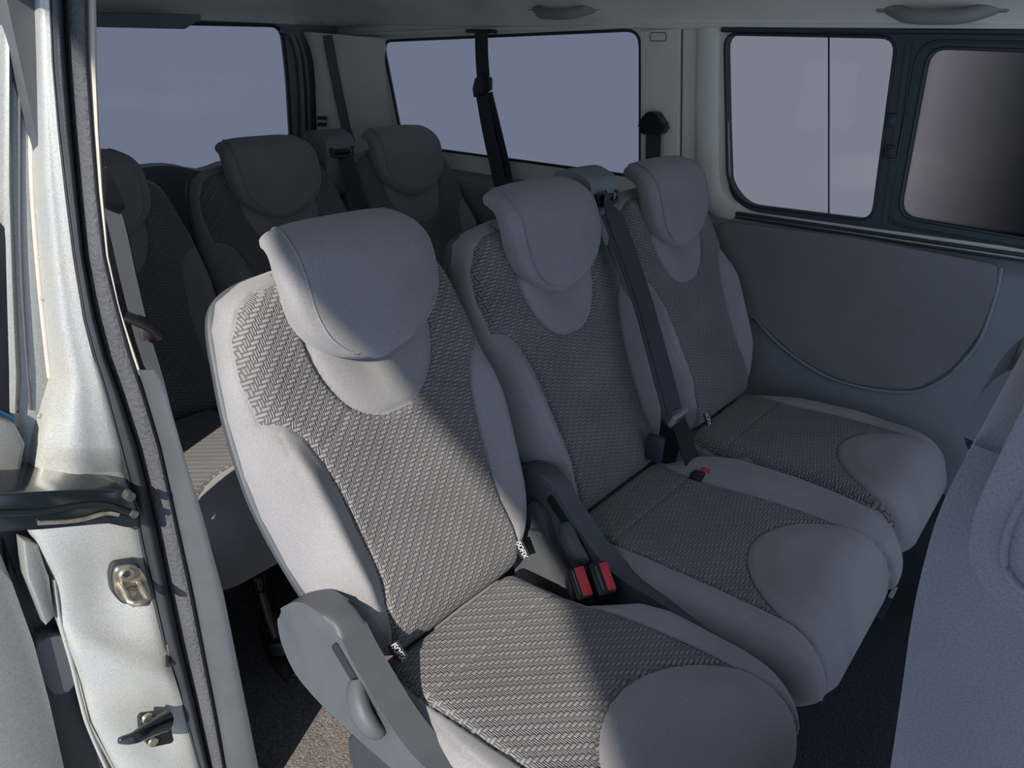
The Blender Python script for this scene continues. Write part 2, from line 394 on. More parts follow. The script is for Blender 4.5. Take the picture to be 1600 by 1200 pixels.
# rear door inner trims beside the glass
for du, w_ in ((14, .009), (23, .006)):
    pts = [X(434+du*.3, 46, RY-.01), X(446+du*.8, 60, RY-.01), X(455+du, 120, RY-.01), X(460+du, 265, RY-.01)]
    tube('door_edge_bead', spline([(p[0], RY-.012, p[1]) for p in pts], 6), (w_, .012), HANDLE, rr, n=10, flat=(0, 1, 0))
# rear door lower trim, top edge swelling (blue-grey in the light)
rt = [(x, RY-.02, .835+.012*math.exp(-((x-.50)/.10)**2)-.02*math.exp(-((x-.66)/.06)**2)) for x in np.linspace(-.25, WX-.06, 40)]
loft('rear_door_trim', [[(x, RY, .02), (x, RY-.05, .02), (x, RY-.06, z-.03), (x, RY-.045, z), (x, RY, z+.004)] for x, _, z in rt], WALLP, rr, sharp=40)
# D pillar trim (corner between rear doors and side window), light
dp = empty('trim_1', (1.2, 1.6, 1.1), None, None); dp['kind'] = 'structure'
def dpt(u, v, k):   # k 0..1 from the rear edge to the side window
    pa = (1.10+.0, RY-.03); pb = (WX-.004, 1.52)
    # intersect the ray with the vertical plane through pa, pb
    n = np.array([pb[1]-pa[1], -(pb[0]-pa[0]), 0.0]); o = np.array([CX, CY, CZ]); d = ray(u, v)
    t = ((np.array([pa[0], pa[1], 0])-o)@n)/(d@n); return Vector(o+t*d)
L_ = [(482, 50), (494, 80), (500, 120), (503, 200), (505, 300)]; R_ = [(603, 60), (600, 90), (606, 140), (617, 212), (632, 320)]
L2 = spline([dpt(*p, 0) for p in L_], 5); R2 = spline([dpt(*p, 1) for p in R_], 5)
nd = Vector((-.78, -.62, 0))
rows = []
for p, q in zip(L2, R2):
    rows.append([p+Vector((.0, .03, 0))]+[p.lerp(q, t)+nd*(.012*math.sin(PI*t)) for t in np.linspace(0, 1, 12)]+[q+Vector((.02, .01, 0))])
loc(loft('corner_trim', rows, PILL, closed=False, caps=False), dp)
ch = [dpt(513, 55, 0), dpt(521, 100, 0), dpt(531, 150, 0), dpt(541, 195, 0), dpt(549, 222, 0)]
loc(ribbon('shadow_band', [p+nd*.0125 for p in ch], .034, nd, mat('shadow_band_grey', (.13, .14, .13), .8), th=.001), dp)  # darker grey strip stands in for a shadow band across the trim
for v in (184, 194):
    p = dpt(504, v, 0)+nd*.010
    o = box('vent_slot', (0, 0, 0), (.034, .006, .013), PLD, None, .002); o.location = p; o.rotation_euler.z = -math.atan2(.62, .78)-.2+.0; loc(o, dp)
# headliner
def headz(x, y):
    ex = max(0.0, 1-min((WX+.0-x)/.22, 1.0)); ex2 = max(0.0, 1-min((x+.33)/.20, 1.0)); ey = max(0.0, 1-min((RY-y)/.25, 1.0))
    e = max(ex, ex2); k = math.sqrt(max(0, 1-min(1, (e**2.2+ey**2.2))))
    return 1.268+.10*k
xs = list(WX-.22*(1-np.sin(np.linspace(0, PI/2, 14)))**1.0)
xs = [-.33+.20*(1-math.cos(t)) for t in np.linspace(0, PI/2, 10)]+list(np.linspace(-.10, WX-.24, 10))+[WX-.22*math.cos(t) for t in np.linspace(0, PI/2, 16)]
xs = xs[:-16]+[WX-.22*(1-math.sin(t)) for t in np.linspace(0, PI/2, 16)]
ys = list(np.linspace(-1.25, RY-.27, 16))+[RY-.25*(1-math.sin(t)) for t in np.linspace(0, PI/2, 12)]
ys = [max(y, -1.25) for y in ys]; HV = []; HF = []
for i, x in enumerate(xs):
    for j, y in enumerate(ys): HV.append((x, y, headz(x, y)))
ny = len(ys)
for i in range(len(xs)-1):
    for j in range(ny-1): HF.append((i*ny+j, (i+1)*ny+j, (i+1)*ny+j+1, i*ny+j+1))
hl = mk('ceiling', HV, HF, HEAD); tag(hl, kind='structure')
box('roof_skin', ((WX-.40)/2+.02, .04, 1.43), (WX+.55, 3.6, .03), SILVER, hl, .01)
box('side_rail', (WX+.02, .04, 1.35), (.06, 3.5, .15), HEAD, hl, .01)
# rolled lower lip of the headliner on the far side
tube('headliner_lip', spline([at(u, v, 0, WX-.006) for u, v in ((470, 51), (560, 53), (750, 46), (1000, 40), (1300, 39), (1660, 41))], 6), (.006, .006), HEAD, hl)
# dark box over the rear window
hb = [X(150, 22, 1.70), X(292, 22, 1.70), X(292, 30, 1.70), X(268, 45, 1.70), X(150, 50, 1.70)]
prism('rear_light_housing', [(.02, 1.262), hb[1], hb[2], hb[3], (.02, 1.232)], 1, 1.62, 1.76, WALLP, rr, bev=.006)

# near side body behind the door opening (solid side, unseen opening added to let sun onto the back row) and rail above the door
JY = .30            # plane of the door jamb
wl = plate('wall_left', [(JY+.02, 0), (RY, 0), (RY, 1.36), (JY+.02, 1.36)], [rpoly([(.36, .52), (.62, .52), (.62, 1.2), (.36, 1.2)], .04)], 0, -.345, -.315, PLG); tag(wl, kind='structure')
prism('door_header', rpoly([(-.46, 1.33), (-.33, 1.33), (-.30, 1.37), (-.30, 1.45), (-.46, 1.45)], .01), 1, -1.7, RY, SILVER, hl)
prism('door_sill', rpoly([(-.62, -.12), (-.33, -.12), (-.33, .0), (-.60, -.02)], .01), 1, -1.5, JY+.3, SILVERG, fl)

# panel added outside, out of view, whose straight edge throws the slanting shadow
NPL = Vector((-.604, .535, -.590)); CPL = -.385      # plane of the shadow edge; the added panel's edge lies in it
def edge_pt(x, z): return Vector((x, (CPL+.604*x+.590*z)/.535, z))
e0 = edge_pt(-4.2, 2.35); e1 = edge_pt(-1.3, 2.35); inn = Vector((.535, -.604, 0)).normalized()
ev = (e1-e0).normalized(); inn = Vector((ev.y, -ev.x, 0))
q = [e0, e1, e1+inn*2.3, e0+inn*2.3]
shp = prism('shade_panel', [(p.x, p.y) for p in q], 2, 2.35, 2.43, WALLP, None); tag(shp, 'flat grey panel added outside, out of view, to cast the slanting shadow', 'shade_panel')

# ---------------------------------------------------------------- door jamb (rear edge of the door opening)
VS = [-60, 0, 60, 120, 200, 260, 300, 350, 400, 450, 500, 540, 580, 620, 660, 700, 750, 800, 850, 900, 950, 1000, 1050, 1100, 1150, 1200, 1260, 1330]
def cur(tab):
    x = [p[0] for p in tab]; y = [p[1] for p in tab]
    def f(v):
        if v < x[0]: return y[0]+(y[1]-y[0])/(x[1]-x[0])*(v-x[0])
        if v > x[-1]: return y[-1]+(y[-1]-y[-2])/(x[-1]-x[-2])*(v-x[-1])
        return float(np.interp(v, x, y))
    return f
cA = cur([(0, 79), (100, 83), (200, 92), (300, 104), (400, 117), (500, 134), (560, 150), (600, 163), (700, 190), (750, 203), (830, 219), (900, 234), (1000, 257), (1100, 285), (1200, 313)])
cB = cur([(0, 99), (100, 104), (200, 112), (300, 121), (400, 131), (480, 145), (560, 166), (600, 182), (700, 215), (800, 240), (900, 260), (1000, 281), (1100, 305), (1200, 327)])
cC = cur([(0, 136), (100, 138), (200, 145), (300, 153), (400, 164), (450, 176), (500, 189), (560, 206), (600, 220), (700, 250), (800, 272), (900, 294), (1000, 314), (1100, 333), (1200, 351)])
cD = cur([(0, 150), (100, 152), (200, 155), (300, 161), (400, 170), (480, 187), (520, 200), (585, 222)])
cE = cur([(560, 236), (585, 246), (600, 256), (720, 290), (800, 315), (930, 350), (1080, 380), (1200, 404)])
cF = cur([(0, 47), (100, 50), (270, 50), (350, 55), (430, 61), (520, 70), (590, 78), (640, 66), (690, 54), (720, 52), (800, 50)])
cF2 = cur([(815, 40), (850, 62), (900, 84), (960, 92), (1000, 108), (1070, 128), (1130, 142), (1200, 180)])
def band(name, f0, f1, y0, y1, bulge, m, parent, v0=-60, v1=1330, nx=8, noise_amp=0.0, back=.03, yf=None):
    vs = sorted({v0, v1} | {v for v in VS if v0 < v < v1} | set(np.linspace(v0, v1, 46)))
    rows = []
    for v in vs:
        r = []
        for i in range(nx+1):
            k = i/nx; u = f0(v)+(f1(v)-f0(v))*k
            y = y0+(y1-y0)*k-bulge*math.sqrt(max(0, 1-(2*k-1)**2))
            if yf: y += yf(k, v)
            p = at(u, v, 1, y)
            if noise_amp: p.y += noise_amp*noise.noise(Vector((p.x*9, p.z*7, 1.3)))
            r.append(p)
        a, b = r[0].copy(), r[-1].copy(); a.y += back; b.y = max(b.y+.01, JY+.01)
        rows.append([a]+r+[b])
    return loft(name, rows, m, parent, closed=False, caps=False, sharp=50)
def yup(k, v):   # upper silver jamb: soft crease, flares out towards the rail
    return -.010*math.exp(-((k-.45)/.22)**2)-.015*max(0, min(1, (v-560)/180))*(1-k)**1.0+.02*math.exp(-((v-735)/18)**2)*k
def ylo(k, v):   # lower silver jamb: pressed dishes
    a = -.012*(1-k)*math.exp(-((v-850)/45)**2)
    a += .018*math.exp(-((k-.55)/.4)**2-((v-925)/70)**2)
    a += -.012*math.exp(-((v-1040-60*(k-.5))/38)**2)
    a += .012*math.exp(-((k-.6)/.35)**2-((v-1140)/55)**2)
    return a
jb = empty('wall_front', (-.42, JY, .7), None, None); jb['kind'] = 'structure'; jb.name = 'trim_2'
def J(o): return loc(o, jb)
J(band('body_panel', cF, cA, JY+.045, JY-.012, .012, SILVER, None, -60, 775, nx=16, yf=yup))
J(band('body_panel', cF2, cA, JY+.03, JY-.012, .010, SILVER, None, 800, 1330, nx=20, noise_amp=.004, yf=ylo))
J(band('door_seal', cA, cB, JY-.010, JY-.018, .018, RUB, None, nx=8))
J(band('door_seal_lip', lambda v: cA(v)-3, lambda v: cA(v)+3, JY-.012, JY-.012, .006, RUB, None, nx=4))
J(band('pillar_cover_textured', cB, cC, JY-.010, JY-.038, .012, TEX, None, nx=8, noise_amp=.002))
J(band('cream_edge_strip', cC, cD, JY-.034, JY-.040, .004, CREAM, None, -60, 586, nx=4))
J(band('grey_pillar_trim', cC, cE, JY-.034, JY-.070, .006, PLG, None, 578, 1330, nx=8))
J(band('body_step', cur([(0, 3), (300, 2), (600, 8), (760, 14)]), cF, JY+.06, JY+.045, .003, SILVERG, None, -60, 770, nx=8, yf=lambda k, v: -.012*(1 if k < .35 else 0)))
# sealant beads
def line(name, pts, y, r, m): return J(tube(name, spline([at(u, v, 1, y) for u, v in pts], 6), r, m, n=8))
line('sealant_bead', [(47, -40), (50, 100), (50, 270), (61, 430), (78, 590)], JY+.042, (.0035, .0035), CREAM)
line('panel_crease', [(16, -40), (12, 200), (12, 400), (24, 640)], JY+.048, (.003, .003), SILVERG)
line('panel_crease', [(33, -40), (31, 200), (33, 420), (48, 640)], JY+.045, (.002, .002), PLG)
line('sealant_bead', [(84, 905), (95, 975), (113, 1040), (125, 1090), (140, 1140), (180, 1230)], JY+.030, (.003, .003), SILVER)
# bracket channel lower left
J(prism('hinge_channel', [tuple(at(u, v, 1, JY+.03)[i] for i in (0, 2)) for u, v in ((-30, 640), (20, 660), (36, 690), (22, 770), (-30, 775))], 1, JY+.02, JY+.06, SILVERG, None, bev=.006))
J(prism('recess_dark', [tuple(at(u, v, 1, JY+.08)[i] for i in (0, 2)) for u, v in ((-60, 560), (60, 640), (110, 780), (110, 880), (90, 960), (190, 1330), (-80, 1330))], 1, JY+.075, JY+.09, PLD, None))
J(prism('channel_edge', [tuple(at(u, v, 1, JY+.03)[i] for i in (0, 2)) for u, v in ((34, 842), (58, 850), (74, 900), (84, 960), (70, 975), (40, 900))], 1, JY+.025, JY+.05, SILVERG, None, bev=.003))
# slide rail of the door
rp = [tuple(at(u, v, 1, JY-.045)[i] for i in (0, 2)) for u, v in ((-60, 768), (40, 764), (158, 758), (190, 760), (208, 776), (217, 800), (218, 822), (206, 826), (192, 812), (165, 806), (60, 822), (-60, 832))]
J(prism('slide_rail', rp, 1, JY-.055, JY+.05, GLOSSB, None, bev=.006))
line('rail_groove', [(-50, 802), (60, 800), (150, 788), (200, 800)], JY-.057, (.004, .004), PLB)
line('rail_roller_edge', [(60, 817), (120, 813), (165, 802), (185, 804)], JY-.058, (.003, .003), STRIKE)
bm = bmesh.new(); c = at(198, 772, 1, JY-.054); cyl_bm(bm, c, c+Vector((0, -.012, 0)), .007, .006); c2 = at(205, 800, 1, JY-.054); cyl_bm(bm, c2, c2+Vector((0, -.01, 0)), .005)
J(mbm('rail_bolt', bm, STEEL, None, True))
# screw-plugs dotted along the flange
for u, v in ((53, 30), (52, 110), (54, 180), (56, 262), (59, 333), (64, 402), (67, 466), (62, 650), (62, 688)):
    c = at(u, v, 1, JY+.038); bm = bmesh.new(); cyl_bm(bm, c, c+Vector((0, -.004, 0)), .0035, .0025, 10); J(mbm('spot_weld', bm, SILVER, None, True))

# striker plate (thing on the jamb)
def plane_pt(u, v, y): return at(u, v, 1, y)
YS = JY-.018
st = empty('door_striker', plane_pt(203, 915, YS), 'zinc door latch striker loop with round screw on the silver door jamb', 'striker')
pp = [tuple(plane_pt(u, v, YS)[i] for i in (0, 2)) for u, v in ((178, 882), (208, 877), (222, 895), (227, 915), (224, 938), (190, 940), (176, 922), (173, 898))]
loc(prism('striker_gasket', rpoly([(a+(a-st.location.x)*.10, b+(b-st.location.z)*.10) for a, b in pp], .01), 1, YS-.004, YS+.006, PLD), st)
loc(prism('striker_plate', rpoly(pp, .01), 1, YS-.009, YS, STRIKE, None, bev=.003), st)
a = plane_pt(187, 910, YS-.005); b = plane_pt(215, 908, YS-.005)
off = Vector((-.006, -.042, -.010))
loc(tube('striker_loop', [a, a+off*.5, a+off*.9, a+off+(b-a)*.12, b+off-(b-a)*.12, b+off*.9, b+off*.5, b], .0048, STRIKE, n=12), st)
bm = bmesh.new(); c = plane_pt(197, 897, YS-.008); cyl_bm(bm, c, c+Vector((0, -.005, 0)), .011, .009, 24); loc(mbm('striker_screw', bm, STRIKE, None, True), st); bm = bmesh.new(); c = plane_pt(203, 924, YS-.008); cyl_bm(bm, c, c+Vector((0, -.004, 0)), .009, .008, 20)
sc_ = mbm('striker_screw', bm, STRIKE, None, True); loc(sc_, st)
bm = bmesh.new(); c = plane_pt(197, 897, YS-.0125); cyl_bm(bm, c, c+Vector((0, -.002, 0)), .005, .005, 6); loc(mbm('screw_socket', bm, PLD), st)
# courtesy-light switch peg
pg = empty('door_switch', plane_pt(262, 1020, JY-.012), 'small black peg of the door light switch beside the rubber seal', 'switch')
bm = bmesh.new(); c = plane_pt(263, 1020, JY-.01); cyl_bm(bm, c, c+Vector((-.012, -.022, -.002)), .0042, .0042, 14); loc(mbm('switch_peg', bm, PLB, None, True), pg)
loc(prism('switch_collar', rpoly([tuple(plane_pt(u, v, JY-.014)[i] for i in (0, 2)) for u, v in ((258, 1004), (266, 1002), (272, 1028), (262, 1034))], .004), 1, JY-.02, JY-.006, STRIKE, None, bev=.002), pg)
# door stop hook
YH = JY-.020
hk = empty('door_stop', plane_pt(238, 1135, YH), 'black plastic door stop hook with two screws low on the silver jamb', 'door stop')
pp = [tuple(plane_pt(u, v, YH)[i] for i in (0, 2)) for u, v in ((216, 1116), (257, 1110), (267, 1155), (228, 1163), (217, 1140))]
loc(prism('stop_plate', rpoly(pp, .006), 1, YH-.010, YH+.004, PLB, None, bev=.003), hk)
P = spline([plane_pt(u, v, y) for u, v, y in ((258, 1128, YH-.01), (240, 1136, YH-.02), (222, 1146, YH-.032), (205, 1154, YH-.036), (184, 1157, YH-.030))], 5)
rings = []
for i, p in enumerate(P):
    k = i/(len(P)-1); r = .014*(1-k)**.7+.0035; t = (P[min(i+1, len(P)-1)]-P[max(i-1, 0)]).normalized(); s = t.cross(Vector((0, 1, 0))).normalized(); q = s.cross(t)
    rings.append([p+s*r*math.cos(2*PI*j/14)+q*r*.8*math.sin(2*PI*j/14) for j in range(14)])
loc(loft('stop_horn', rings, GLOSSB), hk)
for u, v in ((229, 1122), (238, 1158)):
    c = plane_pt(u, v, YH-.008); bm = bmesh.new(); cyl_bm(bm, c, c+Vector((0, -.005, 0)), .0085, .007, 18); loc(mbm('screw', bm, STRIKE, None, True), hk)

# opened sliding door at the far left: skin edge, inner trim, handle bump
dr = empty('sliding_door', (-.60, .10, .5), 'silver sliding door slid open at the left edge, grey inner trim', 'door')
def D(o): return loc(o, dr)
YD = .345
def dpoly(pts, y): return [tuple(at(u, v, 1, y)[i] for i in (0, 2)) for u, v in pts]
D(prism('door_skin', dpoly(((-60, 830), (0, 862), (14, 905), (48, 1000), (72, 1090), (100, 1215), (110, 1290), (-80, 1290)), YD), 1, YD-.01, YD+.03, SILVERG, None, bev=.012))
D(prism('door_seal_strip', dpoly(((2, 838), (26, 905), (42, 960), (84, 1090), (106, 1200), (124, 1290), (104, 1290), (94, 1200), (70, 1095), (46, 1010), (10, 905)), YD+.03), 1, YD+.02, YD+.045, RUB, None, bev=.004))
D(prism('door_handle_bump', rpoly(dpoly(((36, 984), (84, 978), (104, 990), (112, 1022), (106, 1052), (80, 1076), (52, 1050)), YD+.03), .02), 1, YD+.0, YD+.06, PLG, None, bev=.012))
D(prism('door_inner_trim', rpoly(dpoly(((84, 985), (106, 980), (126, 1010), (134, 1050), (126, 1082), (112, 1050), (110, 1010)), YD+.05), .008), 1, YD+.03, YD+.08, PLD, None, bev=.004))
D(prism('door_lower_edge', dpoly(((74, 1085), (96, 1068), (120, 1110), (150, 1200), (170, 1290), (128, 1290), (106, 1195)), YD+.06), 1, YD+.04, YD+.075, PLD, None, bev=.005))
D(prism('door_glass_edge', dpoly(((-40, 330), (3, 350), (10, 420), (16, 560), (22, 640), (0, 640), (-40, 640)), YD+.02), 1, YD, YD+.03, PLB, None, bev=.006))
D(prism('door_blue_film', dpoly(((-30, 640), (0, 640), (24, 652), (22, 662), (0, 672), (-30, 674)), YD+.0), 1, YD-.004, YD+.02, mat('blue_film', (.035, .16, .28), .35), None, bev=.003))
D(prism('door_window_frame', dpoly(((-60, -60), (2, -60), (4, 60), (1, 200), (3, 345), (-60, 330)), YD+.03), 1, YD+.01, YD+.05, SILVERG, None, bev=.008))

# ================================================================= SEATS
LEAN = math.radians(26)
BV = np.array([0, math.sin(LEAN), math.cos(LEAN)]); NV = np.array([0, -math.cos(LEAN), math.sin(LEAN)])
BO = np.array([0, .018, .402])
def polyline_sdf(P, poly):
    """signed distance (positive inside) of points P (n,2) to closed polygon"""
    poly = np.asarray(poly, float); A = poly; B = np.roll(poly, -1, 0)
    d = np.full(len(P), 1e9); ins = np.zeros(len(P), bool)
    for a, b in zip(A, B):
        e = b-a; l = e@e
        if l < 1e-14: continue
        w = P-a; t = np.clip((w@e)/l, 0, 1); q = w-np.outer(t, e); d = np.minimum(d, np.sqrt((q*q).sum(1)))
        c = ((a[1] <= P[:, 1]) & (b[1] > P[:, 1])) | ((b[1] <= P[:, 1]) & (a[1] > P[:, 1]))
        if abs(e[1]) > 1e-12:
            xx = a[0]+(P[:, 1]-a[1])*e[0]/e[1]; ins ^= c & (P[:, 0] < xx)
    return np.where(ins, d, -d)
def clip(V, UVs, F, fld):
    """split triangles by the sign of fld; returns (inside tris, outside tris) with new vertices appended"""
    V = list(map(tuple, V)); U = list(map(tuple, UVs)); f = list(fld); cache = {}
    IN = []; OUT = []
    def cut(i, j):
        k = (min(i, j), max(i, j))
        if k in cache: return cache[k]
        t = f[i]/(f[i]-f[j])
        V.append(tuple(V[i][c]+(V[j][c]-V[i][c])*t for c in range(3))); U.append(tuple(U[i][c]+(U[j][c]-U[i][c])*t for c in range(2)))
        f.append(0.0); cache[k] = len(V)-1; return cache[k]
    for t in F:
        s = [f[i] >= 0 for i in t]
        if all(s): IN.append(t); continue
        if not any(s): OUT.append(t); continue
        a = []; b = []
        n = len(t)
        for q in range(n):
            i = t[q]; j = t[(q+1) % n]
            (a if s[q] else b).append(i)
            if s[q] != s[(q+1) % n]:
                c = cut(i, j); a.append(c); b.append(c)
        if len(a) > 2: IN.append(tuple(a))
        if len(b) > 2: OUT.append(tuple(b))
    return V, U, IN, OUT, np.array(f)
def compact(V, U, F):
    used = sorted({i for f in F for i in f}); mp = {o: n for n, o in enumerate(used)}
    return [V[i] for i in used], [U[i] for i in used], [tuple(mp[i] for i in f) for f in F]
def smoothpoly(pts, r=.02, n=5): return rpoly(pts, r, n)
def gauss(x, s): return np.exp(-(x/s)**2)
def mirror(pts): return list(pts)+[(-x, y) for x, y in reversed(pts) if abs(x) > 1e-6]
# ---- backrest outline (right half from bottom centre up) ; symmetric
bo_half = [(0, -.012), (.13, -.012), (.165, .004), (.195, .035), (.220, .10), (.238, .18), (.249, .26), (.250, .32), (.243, .40), (.232, .46), (.218, .52), (.198, .553), (.160, .570), (.10, .577), (0, .578)]
bo_half = [(a*.955, b) for a, b in bo_half]
def halfw(t):
    tt = [p[1] for p in bo_half[1:14]]; ww = [p[0] for p in bo_half[1:14]]
    return np.interp(t, tt, ww)
pat_half = [(0, -.05), (.145, -.05), (.142, .07), (.134, .12), (.137, .17), (.143, .24), (.153, .30), (.168, .345), (.187, .368), (.214, .380), (.214, .44), (.204, .495), (.184, .532), (.155, .548), (.125, .552), (0, .552)]
neck_half = [(0, .327), (.030, .329), (.062, .344), (.085, .366), (.102, .395), (.113, .43), (.116, .48), (.112, .53), (.108, .60), (0, .60)]
def sp2(half, m=5):
    return [(p.x, p.y) for p in spline([(a, b, 0) for a, b in half], m)]
BOUT = mirror(sp2(bo_half, 4)); PATP = mirror(pat_half); NECKP = mirror(sp2(neck_half[:-2], 5)+neck_half[-2:])
def smoothstep(a, b, x):
    t = np.clip((x-a)/(b-a), 0, 1); return t*t*(3-2*t)
def build_back():
    NX, NT = 132, 150
    th = np.linspace(-PI/2, PI/2, NX+1); ph = np.linspace(0, 1, NT+1)
    # denser at the rims
    tt = -.012+.590*(.5-.5*np.cos(PI*ph))*.55+.590*.45*ph
    G = []
    for t in tt:
        w = max(halfw(t), .02)
        if t > .553: w = np.interp(t, [.553, .570, .577, .578], [.190, .152, .095, .086])
        G.append(np.stack([w*(.6*np.sin(th)+.4*th/(PI/2)), np.full(NX+1, t)], 1))
    G = np.array(G).reshape(-1, 2)
    d = np.maximum(polyline_sdf(G, BOUT), 0)
    sdP = polyline_sdf(G, PATP); sdN = polyline_sdf(G, NECKP)
    R = .055; q = 1-np.minimum(d/R, 1); h = R*np.sqrt(np.maximum(0, 1-q*q))
    ax = np.abs(G[:, 0]); t = G[:, 1]
    # side bolsters proud, centre slightly dished, upper part flatter
    bol = smoothstep(-.005, .045, -sdP)*smoothstep(0, .05, d)
    low = smoothstep(.44, .28, t)*smoothstep(-.02, .06, t)
    h += bol*low*.028
    h += -.006*gauss(G[:, 0], .12)*gauss(t-.22, .2)
    h += .006*gauss(t-.10, .07)*gauss(G[:, 0], .2)
    h += np.where(sdN > 0, .004*smoothstep(0, .02, sdN)-.012*smoothstep(.03, .09, sdN), 0)
    h += np.where((sdP > 0) & (sdN < 0), .003*smoothstep(0, .008, np.minimum(sdP, -sdN)), 0)
    # seams
    inP = (sdN < .004)
    h -= .0042*gauss(sdP, .0032)*inP
    h -= .0045*gauss(sdN, .0035)*(t < .57)
    # stitched seams from the neck panel down and out to the bolster
    for sx in (-1, 1):
        a = np.array([sx*.078, .357]); b = np.array([sx*.147, .320]); e = b-a; l = e@e
        k = np.clip(((G-a)@e)/l, 0, 1); dd = np.sqrt((((G-a)-np.outer(k, e))**2).sum(1)); h -= .0032*gauss(dd, .0028)
    # side seam and wrinkles on the bolster
    h -= .0016*gauss(d-.035, .0025)*(sdP < -.01)*(t < .40)
    wr = gauss(t-.075+.25*(ax-.2), .006)*smoothstep(.17, .20, ax)*.004+gauss(t-.10-.2*(ax-.2), .007)*smoothstep(.185, .22, ax)*.003
    h -= wr
    P3 = BO+np.outer(t, BV)+np.outer(h, NV); P3[:, 0] += G[:, 0]
    F = []
    for i in range(NT):
        for j in range(NX):
            a = i*(NX+1)+j; F.append((a, a+1, a+NX+2, a+NX+1))
    # rim skirt: back edge of the pad
    V = [tuple(p) for p in P3]; U = [tuple(g) for g in G]
    V1, U1, neck, rest, f1 = clip(V, U, F, sdN)
    # continue with pattern field on the rest
    sdP2 = list(sdP)+[None]*(len(V1)-len(V))
    idx = [i for i in range(len(V), len(V1))]
    if idx:
        s = polyline_sdf(np.array([U1[i] for i in idx]), PATP)
        for i, v in zip(idx, s): sdP2[i] = v
    V2, U2, pat, bols, f2 = clip(V1, U1, rest, sdP2)
    # skirt for the bolster mesh
    border = [j for j in range(NX+1)]+[i*(NX+1)+NX for i in range(1, NT+1)]+[NT*(NX+1)+j for j in range(NX-1, -1, -1)]+[i*(NX+1) for i in range(NT-1, 0, -1)]
    base = len(V2)
    for i in border:
        x, t_ = U2[i]; p = BO+BV*t_*.998-NV*.012; V2.append((x*.985, p[1], p[2])); U2.append((x, t_))
    n = len(border)
    for k in range(n): bols.append((border[k], border[(k+1) % n], base+(k+1) % n, base+k)[::-1])
    return (compact(V2, U2, bols), compact(V2, U2, pat), compact(V1, U1, neck))
BK = build_back()
def mesh_obj(name, data, m, root):
    V, U, F = data; return mk(name, V, F, m, root, True, uv=U)
def back_shell(root):
    out = [(x*1.006, BO+BV*(t+.002)) for x, t in BOUT]
    rings = []
    for dpt_, sc in ((.008, .985), (.012, 1.003), (.024, .998), (.038, .955), (.050, .88)):
        rings.append([(x*sc, *(BO+BV*((t-.28)*sc+.28)-NV*dpt_)[1:]) for x, t in BOUT])
    return loft('back_shell', rings, PLG, root, sharp=50)
def headrest(root, mt=None):
    """pad that hangs down the front and hooks back over the top"""
    # centre line in (y, z) measured at seat local coords: from lower tip up, over and back
    def bp(t, off): p = BO+BV*t+NV*off; return (p[1], p[2])
    C = spline([(0, a, b) for a, b in ((.153, .797), (.158, .812), (.163, .838), (.168, .868), (.176, .902), (.187, .936), (.203, .956), (.223, .966), (.243, .969), (.256, .967))], 6)
    hw = [.020, .075, .108, .126, .131, .132, .131, .129, .126, .120]
    tk = [.016, .026, .031, .033, .034, .032, .028, .025, .024, .016]
    n = len(C); rings = []
    kk = np.linspace(0, 9, n)
    s_ = kk
    for i, p in enumerate(C):
        t = (C[min(i+1, n-1)]-C[max(i-1, 0)]).normalized(); q = Vector((0, -t.z, t.y))   # outward (front/up) normal
        arc = sum((C[q_+1]-C[q_]).length for q_ in range(i))
        w = .138*max(0.004, 1-(1-min(arc/.115, 1))**2.3)**.52
        w = max(w, .016)-.021*smoothstep(5, 9, s_[i])
        th = np.interp(s_[i], range(10), tk)
        ring = []
        for k in range(48):
            a = 2*PI*k/48; ca, sa = math.cos(a), math.sin(a); e = .42
            X_ = w*abs(ca)**e*(1 if ca > 0 else -1); Z_ = th*abs(sa)**.62*(1 if sa > 0 else -1)
            Z_ *= 1-.12*(abs(X_)/w)**3*(sa > 0)
            if Z_ > 0: Z_ -= .0018*math.exp(-((abs(X_)-(w-.019))/.003)**2)
            ring.append((X_, p.y+q.y*Z_, p.z+q.z*Z_))
        rings.append(ring)
    first = rings[0]; c = [sum(v[i] for v in first)/48 for i in range(3)]
    rings.insert(0, [tuple(c[i]+(v[i]-c[i])*.5+((0, 0, -.004)[i]) for i in range(3)) for v in first])
    last = rings[-1]; c = [sum(v[i] for v in last)/48 for i in range(3)]
    rings.append([tuple(c[i]+(v[i]-c[i])*.80+((0, .006, -.001)[i]) for i in range(3)) for v in last])
    h = loft('headrest', rings, mt or FAB, root, sharp=80)
    side = []
    for i in range(n):
        arc = sum((C[q_+1]-C[q_]).length for q_ in range(i))
        if arc < .016: continue
        w = .138*max(0.004, 1-(1-min(arc/.115, 1))**2.3)**.52-.021*smoothstep(5, 9, s_[i])
        t = (C[min(i+1, n-1)]-C[max(i-1, 0)]).normalized(); q = Vector((0, -t.z, t.y)); th = float(np.interp(s_[i], range(10), tk))
        x_ = max(w-.020, .003)*.97; z_ = th*(1-.12*(x_/w)**3)*(1-(x_/w)**4.8)**.31+.0002
        side.append((x_, C[i].y+q.y*z_, C[i].z+q.z*z_))
    pth = [(-a, b, c_) for a, b, c_ in reversed(side)]+side
    tube('piping', pth, .0017, FAB, h, 6)
    # posts
    for sx in (-.055, .055):
        bm = bmesh.new(); cyl_bm(bm, (sx, .232, .870), (sx, .222, .935), .006, .006, 12); mbm('headrest_post', bm, STEEL, h, True)
        bm = bmesh.new(); cyl_bm(bm, (sx, .236, .892), (sx, .234, .905), .012, .010, 14); mbm('post_guide', bm, PLB, h, True)
    return h
